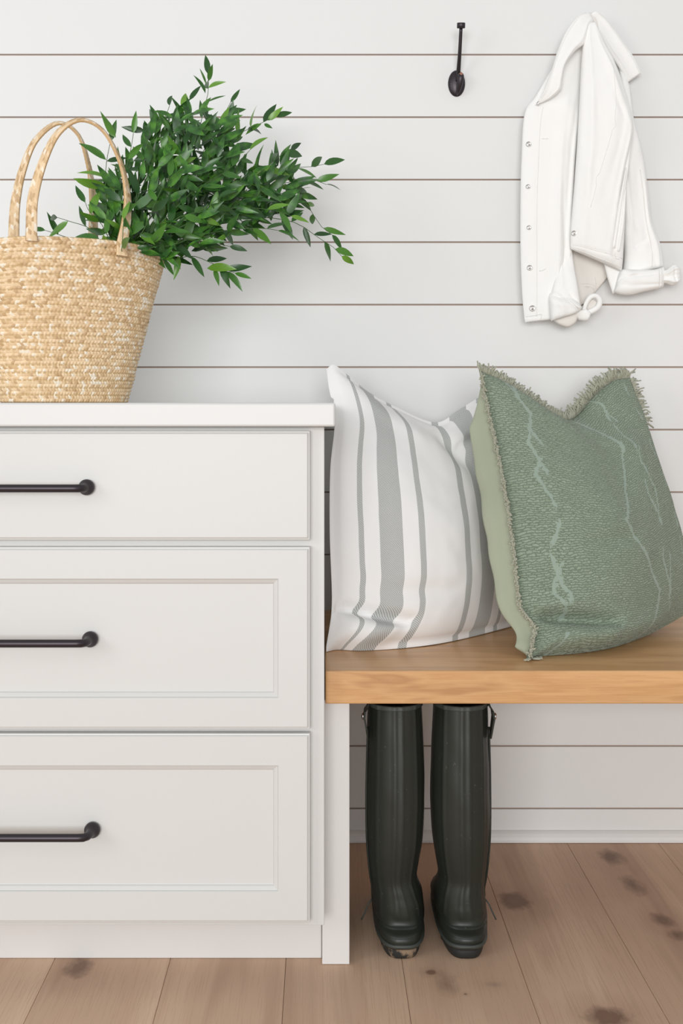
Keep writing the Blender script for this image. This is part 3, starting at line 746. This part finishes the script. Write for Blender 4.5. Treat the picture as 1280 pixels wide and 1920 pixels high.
for (px, py, r_) in ((991, 270, .0056), (989.5, 350, .0048), (991, 427, .0048), (992.5, 502, .0058), (998, 578, .0064)):
    button('fp', *locate('fp', px, py, 2.436), r_)
button('nf', .045, .775, .0056)
button('cl', .35, .985, .0036)

# ================================================================== PILLOWS
def pillow_grid(E, N=96):
    top = arc_resample([pt(*q) for q in E['top']], N); bot = arc_resample([pt(*q) for q in E['bottom']], N)
    lef = arc_resample([pt(*q) for q in E['left']], N); rig = arc_resample([pt(*q) for q in E['right']], N)
    G = []
    for j in range(N+1):
        v_ = j/N; row = []
        for i in range(N+1):
            u = i/N
            p = bot[i]*(1-v_)+top[i]*v_+lef[j]*(1-u)+rig[j]*u-(bot[0]*(1-u)*(1-v_)+bot[N]*u*(1-v_)+top[0]*(1-u)*v_+top[N]*u*v_)
            row.append(p)
        G.append(row)
    nrm = ((bot[N]-bot[0])+(top[N]-top[0])).cross((top[0]-bot[0])+(top[N]-bot[N])).normalized()
    if nrm.y > 0: nrm = -nrm
    return G, nrm, (bot, top, lef, rig)
def pillow(root, E, bf, bb, mf, mb, flange, folds, clampf, wr=.004, N=96, pexp=.55, names=('front_panel', 'back_panel'), seed=0, thick=.0016, wrap=0, shear=None):
    G, nrm, edges_ = pillow_grid(E, N)
    def pr(t_):
        k = (t_-flange)/(1-2*flange)
        return math.sin(PI*k)**pexp if 0 < k < 1 else 0
    res = []
    for side, nm, mat, bl in ((1, names[0], mf, bf), (-1, names[1], mb, bb)):
        v, f, uv = [], [], []
        for j in range(N+1):
            for i in range(N+1):
                u, w = i/N, j/N; p = G[j][i].copy(); k = pr(u)*pr(w)
                dsp = bl*k + thick*(1 if 0 < i < N and 0 < j < N else .2)
                q = Vector((u*3+seed, w*3, side*2)); dsp += wr*noise.fractal(q*1.6, 1.0, 2.0, 3)*min(1, k*2)
                if side == 1:
                    for (u0, t0, u1, t1, wd, amp) in folds:
                        du, dt = u1-u0, t1-t0; L2 = du*du+dt*dt
                        s_ = max(0, min(1, ((u-u0)*du+(w-t0)*dt)/L2))
                        dd = math.hypot(u-u0-du*s_, w-t0-dt*s_)
                        dsp += amp*math.exp(-(dd/wd)**2)*math.sin(PI*(.2+.6*s_))*min(1, u/.07)*min(1, w/.02)
                if shear and w < shear[3]:   # the foot of the cover is pulled sideways under the crease
                    q_ = 1-w/shear[3]
                    p.x += shear[0]*q_*q_*(3-2*q_)*math.exp(-((u-shear[1])/shear[2])**2)
                if side == -1 and wrap:      # the back bulges out past the near seam
                    ud = (G[j][N]-G[j][0]).normalized()
                    g_ = math.exp(-((u-.10)/.085)**2)*min(1, u/.03)*min(1, 14*w)*min(1, 6*(1-w))
                    p = p-ud*wrap*g_*(1+.12*noise.noise(Vector((w*9, 3, 0))))
                p = p+nrm*side*dsp
                v.append(clampf(p)); uv.append((u, w))
        for j in range(N):
            for i in range(N):
                a = j*(N+1)+i; fc = (a, a+1, a+N+2, a+N+1); f.append(fc if side == 1 else fc[::-1])
        res.append(build(nm, v, f, mat, root, uv=uv))
    return res, edges_, nrm
def clamp1(p):
    p.z = max(p.z, BZ+.0008); p.y = min(p.y, -.003)
    if p.z < .93: p.x = max(p.x, .0105)
    if ZT-.01 < p.z < .925: p.x = max(p.x, .0255)
    return p
sp = thing('striped_pillow', 'white throw pillow with grey vertical stripes, on the bench against the cabinet', 'pillow', pt(780, 1200, 2.2))
E1 = dict(top=[(612, 692, 2.27), (626, 684, 2.272), (654, 706, 2.28), (690, 735, 2.30), (740, 762, 2.33), (815, 792, 2.36), (860, 768, 2.40), (910, 738, 2.43), (962, 716, 2.455)],
          bottom=[(613, 1228, 2.05), (650, 1222, 2.07), (720, 1221, 2.062), (800, 1211, 2.10), (880, 1195, 2.18), (975, 1170, 2.31)],
          left=[(613, 1228, 2.05), (618, 1180, 2.06), (622, 1120, 2.08), (618, 1000, 2.11), (619, 880, 2.16), (627, 790, 2.21), (616, 725, 2.25), (612, 692, 2.27)],
          right=[(975, 1170, 2.31), (965, 1050, 2.34), (955, 930, 2.37), (950, 820, 2.41), (962, 716, 2.455)])
FO1 = [(-.02, .150, .30, .090, .020, -.030), (.02, .07, .24, .045, .045, .026), (.08, .19, .5, .20, .03, -.006), (.52, .86, .66, .70, .04, -.014), (.60, .90, .72, .74, .04, .010), (.12, .93, .45, .82, .06, .008), (.62, .83, 1, .80, .03, -.016), (.1, .7, .12, .3, .06, -.008)]
pillow(sp, E1, .075, .045, M['stripe'], M['plain_white'], .022, FO1, clamp1, .0035, seed=1, shear=(-.034, .21, .14, .125))
def clamp2(p):
    p.z = max(p.z, BZ+.0008); p.y = min(p.y, -.003); return p
gp = thing('green_pillow', 'sage green woven throw pillow with frayed fringe, on the bench', 'pillow', pt(1100, 1200, 2.1))
E2 = dict(top=[(898, 695, 2.20), (935, 712, 2.215), (975, 738, 2.235), (1040, 782, 2.27), (1075, 783, 2.30), (1110, 745, 2.33), (1145, 716, 2.36), (1180, 708, 2.38)],
          bottom=[(990, 1238, 1.986), (1030, 1232, 2.012), (1090, 1226, 2.035), (1150, 1214, 2.09), (1220, 1188, 2.20), (1292, 1148, 2.28)],
          left=[(990, 1238, 1.986), (1000, 1180, 2.02), (972, 1130, 2.03), (962, 1040, 2.06), (950, 950, 2.09), (935, 870, 2.13), (918, 790, 2.17), (898, 695, 2.20)],
          right=[(1292, 1148, 2.28), (1286, 1060, 2.29), (1254, 950, 2.31), (1226, 860, 2.33), (1204, 780, 2.36), (1180, 708, 2.38)])
FO2 = [(-.03, .150, .32, .100, .020, -.034), (.02, .065, .30, .04, .045, .028), (.3, .06, .7, .05, .05, .016), (-.02, .165, .2, .19, .03, .010), (.25, .38, .5, .42, .03, -.007), (.5, .9, .75, .72, .04, .012), (.62, .98, .85, .8, .05, -.012), (.12, .95, .5, .78, .07, .010)]
(gf, gb), ED, GN = pillow(gp, E2, .085, .085, M['sage'], M['sage_plain'], .008, FO2, clamp2, .004, seed=5, pexp=.5, wrap=.060, shear=(-.022, .16, .12, .13))
# fringe round the seam
fv, ff = [], []; r = random.Random(21)
cen = pt(1100, 960, 2.15)
def clampf_(p):
    p.z = max(p.z, BZ+.0030); p.y = min(p.y, -.004); return p
for ei, (ed, num) in enumerate(zip(ED, (200, 520, 900, 260))):
    for k in range(num):
        if ei == 0 and k > .05*num or ei == 3 and k < .80*num: continue
        x_ = k/num*(len(ed)-1); i = int(x_); p = ed[i].lerp(ed[min(i+1, len(ed)-1)], x_-i)
        tg = (ed[min(i+1, len(ed)-1)]-ed[i]).normalized(); out = tg.cross(GN)
        if out.dot(p-cen) < 0: out = -out
        clump = noise.noise(Vector((k*.16, ei*7, 0)))
        Ln = .0165+.011*clump+r.uniform(-.003, .003)
        if ei == 1 and x_ > 55: Ln *= 1.35
        if ei == 2: dv = out*(.55+.4*clump)+GN*(.75+.4*clump)+tg*r.gauss(.6*clump, .7)
        else: dv = out+GN*r.gauss(.15, .3)+tg*r.gauss(.3*clump, .35)
        dv.normalize(); bend = Vector((r.gauss(0, .4), r.gauss(0, .3), -.35+r.gauss(0, .3)))
        P = [p+GN*.001, p+dv*Ln*.5+GN*.001, p+dv*Ln+bend*Ln*.35]
        P = [clampf_(q) for q in P]
        a, b = tube_geo(P, [.0015, .0020, .0015], 4, True, len(fv)); fv += a; ff += b
fr = build('fringe', fv, ff, M['fringe'], gp); fr['kind'] = 'stuff'

# ================================================================== BOOTS
def boot(label, cxpx, mir, rows, heelmat, heel_label):
    """rows: (py, left px, right px, depth of the leg's middle)"""
    dh = 1.948+.055
    root = thing('rubber_boot', label, 'boot', (pt(cxpx, 1800, dh).x, dh-D, 0), 'tall rubber boots under the bench')
    # horizontal sections: z, x centre, x half width, y centre, y half length, squareness
    S = []
    for (py, xl, xr, dm, hy) in rows:
        z = H-(py-770)*(dm-hy*(.55 if py < 1640 else .75 if py < 1670 else .92))/F; sc_ = (dm)/F
        S.append((z, ((xl+xr)/2-600)*sc_, (xr-xl)/2*sc_, dm-D, hy))
    n = 120
    K = 90
    V5 = [(Vector((a, b, c)), Vector((d_, e, 0))) for a, b, c, d_, e in S]
    A_ = [q[0] for q in V5]; B_ = [q[1] for q in V5]
    v, f = [], []
    def section(t_, grow=0.0):
        a, b = cr(A_, t_), cr(B_, t_); out = []
        z, xc, hw = a.x, a.y, a.z; yc, hl = b.x, b.y
        foot = max(0, min(1, (.115-z)/.09))
        for k in range(n):
            an = 2*PI*k/n; co, si = math.cos(an), math.sin(an)
            ex = .92-(.24 if si < 0 else .1)*min(1, foot*1.4)
            x_ = math.copysign(abs(co)**ex, co); y_ = math.copysign(abs(si)**ex, si)
            w_ = hw+grow
            if foot > 0: w_ *= 1+foot*(.05*max(0, y_)-.16*max(0, y_)**6)   # wider at the ball of the foot
            wob = .0007*noise.noise(Vector((co*2+cxpx, si*2, z*22)))+(.0014*foot*noise.noise(Vector((co*3+cxpx, si*3, z*70))))
            # shallow moulded ribs running down the calf
            rib = 0
            if z > .06:
                for ra in (-PI/2-.06, -PI/2+.16, -PI/2+.70, -PI/2-.70, PI/2): 
                    dlt = abs((an-ra+PI) % (2*PI)-PI)
                    rib += .0017*math.exp(-(dlt/.06)**2)
            out.append(Vector((xc+(w_+wob+rib)*x_, yc+(hl+grow+wob+rib)*y_, z)))
        return out
    ring = [section(i/K) for i in range(K+1)]
    for q in ring: v += q
    for i in range(K):
        for k in range(n):
            k2 = (k+1) % n; f.append((i*n+k, (i+1)*n+k, (i+1)*n+k2, i*n+k2))
    f.append(tuple(K*n+k for k in reversed(range(n))))
    body = build('boot_upper', v, f, M['rubber'], root)
    # lining, open at the top
    v, f = [], []
    for j, (t_, g_) in enumerate(((0, -.0005), (0, -.004), (.1, -.004), (.3, -.005), (.5, -.008))): v += section(t_, g_)
    for i in range(4):
        for k in range(n):
            k2 = (k+1) % n; f.append((i*n+k, i*n+k2, (i+1)*n+k2, (i+1)*n+k))
    f.append(tuple(4*n+k for k in range(n)))
    build('lining', v, f, M['black'], root)
    # binding round the top edge: three low ridges
    v, f = [], []; prof = [(0, .0004), (.0, .0022), (.010, .0026), (.017, .0016), (.021, .0027), (.026, .0016), (.030, .0025), (.034, .0014), (.037, .0002)]
    prof = [(t_*.85, g_) for t_, g_ in prof]
    for t_, g_ in prof: v += section(t_, g_)
    for i in range(len(prof)-1):
        for k in range(n):
            k2 = (k+1) % n; f.append((i*n+k, (i+1)*n+k, (i+1)*n+k2, i*n+k2))
    build('top_binding', v, f, M['rubber_edge'], root)
    # foxing bands round the ankle and above the sole
    for (t0, t1, g_) in ((.835, .860, .0007), (.93, .985, .0006)):
        v, f = [], []; prof = [(t0, 0), (t0+.004, g_), (t1-.004, g_), (t1, 0)]
        for t_, q in prof: v += section(t_, q)
        for i in range(3):
            for k in range(n):
                k2 = (k+1) % n; f.append((i*n+k, (i+1)*n+k, (i+1)*n+k2, i*n+k2))
        build('rubber_band', v, f, M['rubber'], root)
    # sole with a separate heel block
    zf = S[-1][0]; xc, hw, yc, hl = S[-1][1], S[-1][2], S[-1][3], S[-1][4]
    def slab(name, ys, z0, z1, mat, inset0, lip):
        v, f = [], []; m = 48
        secs = [(z1+.003, lip), (z1, lip), (z1-.002, lip-.0018), (z1-.004, -inset0*.6), (z0+.004, -inset0), (z0, -inset0-.002)]
        for z, g_ in secs:
            for k in range(m):
                an = 2*PI*k/m; co, si = math.cos(an), math.sin(an)
                y_ = yc+(hl+g_)*math.copysign(abs(si)**(.62 if si < 0 else .8), si); x_ = xc+(hw+g_)*math.copysign(abs(co)**(.62 if si < 0 else .8), co)*(1+.05*max(0, si)-.16*max(0, si)**6)
                v.append(Vector((x_, min(max(y_, ys[0]), ys[1]), z)))
        for i in range(len(secs)-1):
            for k in range(m):
                k2 = (k+1) % m; f.append((i*m+k, (i+1)*m+k, (i+1)*m+k2, i*m+k2))
        f.append(tuple(range(m))); f.append(tuple((len(secs)-1)*m+k for k in reversed(range(m))))
        return build(name, v, f, mat, root)
    slab('outsole', (-9, 9), zf-.006, zf-.001, M['rubber_edge'], 0.001, .0024)
    hb = slab('heel', (-9, yc-hl+.075), .0006, zf-.005, heelmat, .0052, -.002)
    if heel_label: hb['label'] = heel_label
    slab('forefoot_tread', (yc-hl+.11, 9), .0006, zf-.005, M['sole'], .004, -.002)
    # strap tab with stud on the outer side
    sd = -1 if mir else 1
    t1 = .075; se = cr(A_, t1); sb = cr(B_, t1); xo = se.y+sd*se.z
    def side_pt(t_, out, back):
        a, b = cr(A_, t_), cr(B_, t_); return Vector((a.y+sd*(a.z+out), b.x-back, a.x))
    v, f = [], []
    seq = [(.002, -.0016, .020, .007), (.03, .0000, .021, .010), (.055, .0040, .023, .0135), (.085, .0048, .026, .0150), (.118, .0012, .029, .0105), (.145, -.0016, .031, .004)]
    for (t_, o_, bk, hwid) in seq:
        for (q, oo) in ((-1, 0), (1, 0), (1, .0028), (-1, .0028)):
            v.append(side_pt(t_, o_+oo, bk+q*hwid))
    for i in range(len(seq)-1):
        for k in range(4):
            k2 = (k+1) % 4; f.append((i*4+k, i*4+k2, (i+1)*4+k2, (i+1)*4+k))
    f.append((3, 2, 1, 0)); m_ = (len(seq)-1)*4; f.append((m_, m_+1, m_+2, m_+3))
    st = build('strap', v, f, M['rubber'], root, smooth=False)
    bm = bmesh.new(); bmesh.ops.create_uvsphere(bm, u_segments=16, v_segments=10, radius=1)
    c_ = side_pt(.080, .0086, .0295)
    for q in bm.verts: q.co = c_+Vector((q.co.x*.0030, q.co.y*.0052, q.co.z*.0058))
    from_bm('stud', bm, M['nickel'], st, True)
    # gusset piping down the outer side and the loose cord end at the ankle
    tube('gusset_piping', [side_pt(t_, -.0006, .018) for t_ in (.12, .25, .4, .55, .68, .76, .81)], .0017, M['rubber'], root, 8, 40)
    a = side_pt(.80, .0005, .020)
    tube('cord_end', [a, a+Vector((sd*.006, -.004, -.007)), a+Vector((sd*.012, -.006, -.020)), a+Vector((sd*.018, -.006, -.033))], [.0013, .0012, .0012, .0014], M['rubber_edge'], root, 8, 14)
    return root
DM = 2.02
L_ROWS = [(1318, 690, 789, DM-.004, .056), (1345, 688.5, 791, DM-.004, .057), (1400, 687, 793, DM-.004, .059), (1460, 685.5, 795, DM-.004, .061), (1520, 684.5, 795, DM-.004, .061), (1580, 686, 791.5, DM-.004, .058), (1620, 689, 785, DM-.002, .054), (1652, 692.5, 781, DM+.002, .053), (1680, 696, 786, DM+.012, .064), (1705, 696, 791, DM+.035, .088), (1732, 697, 791, DM+.065, .118), (1752, 698, 790, DM+.066, .138), (1770, 701, 788, DM+.066, .140)]
R_ROWS = [(p, 1602-xr, 1602-xl, d_, h_) for (p, xl, xr, d_, h_) in L_ROWS]
boot('dark green rubber boot beside the white bench leg, with a muddy heel', 742, True, L_ROWS, M['mud'], 'heel block smeared with dried tan mud')
boot('dark green rubber boot farther from the bench leg, with a clean black heel', 850, False, R_ROWS, M['sole'], None)

# every child was built in world coordinates: undo its root's offset
for o in list(COL.objects):
    if o.parent is not None and o.parent.type == 'EMPTY' and o.name.split('.')[0] != 'leaf':
        o.matrix_parent_inverse = Matrix.Translation(-o.parent.location)
for o in COL.objects:
    if '_base' in o: del o['_base']
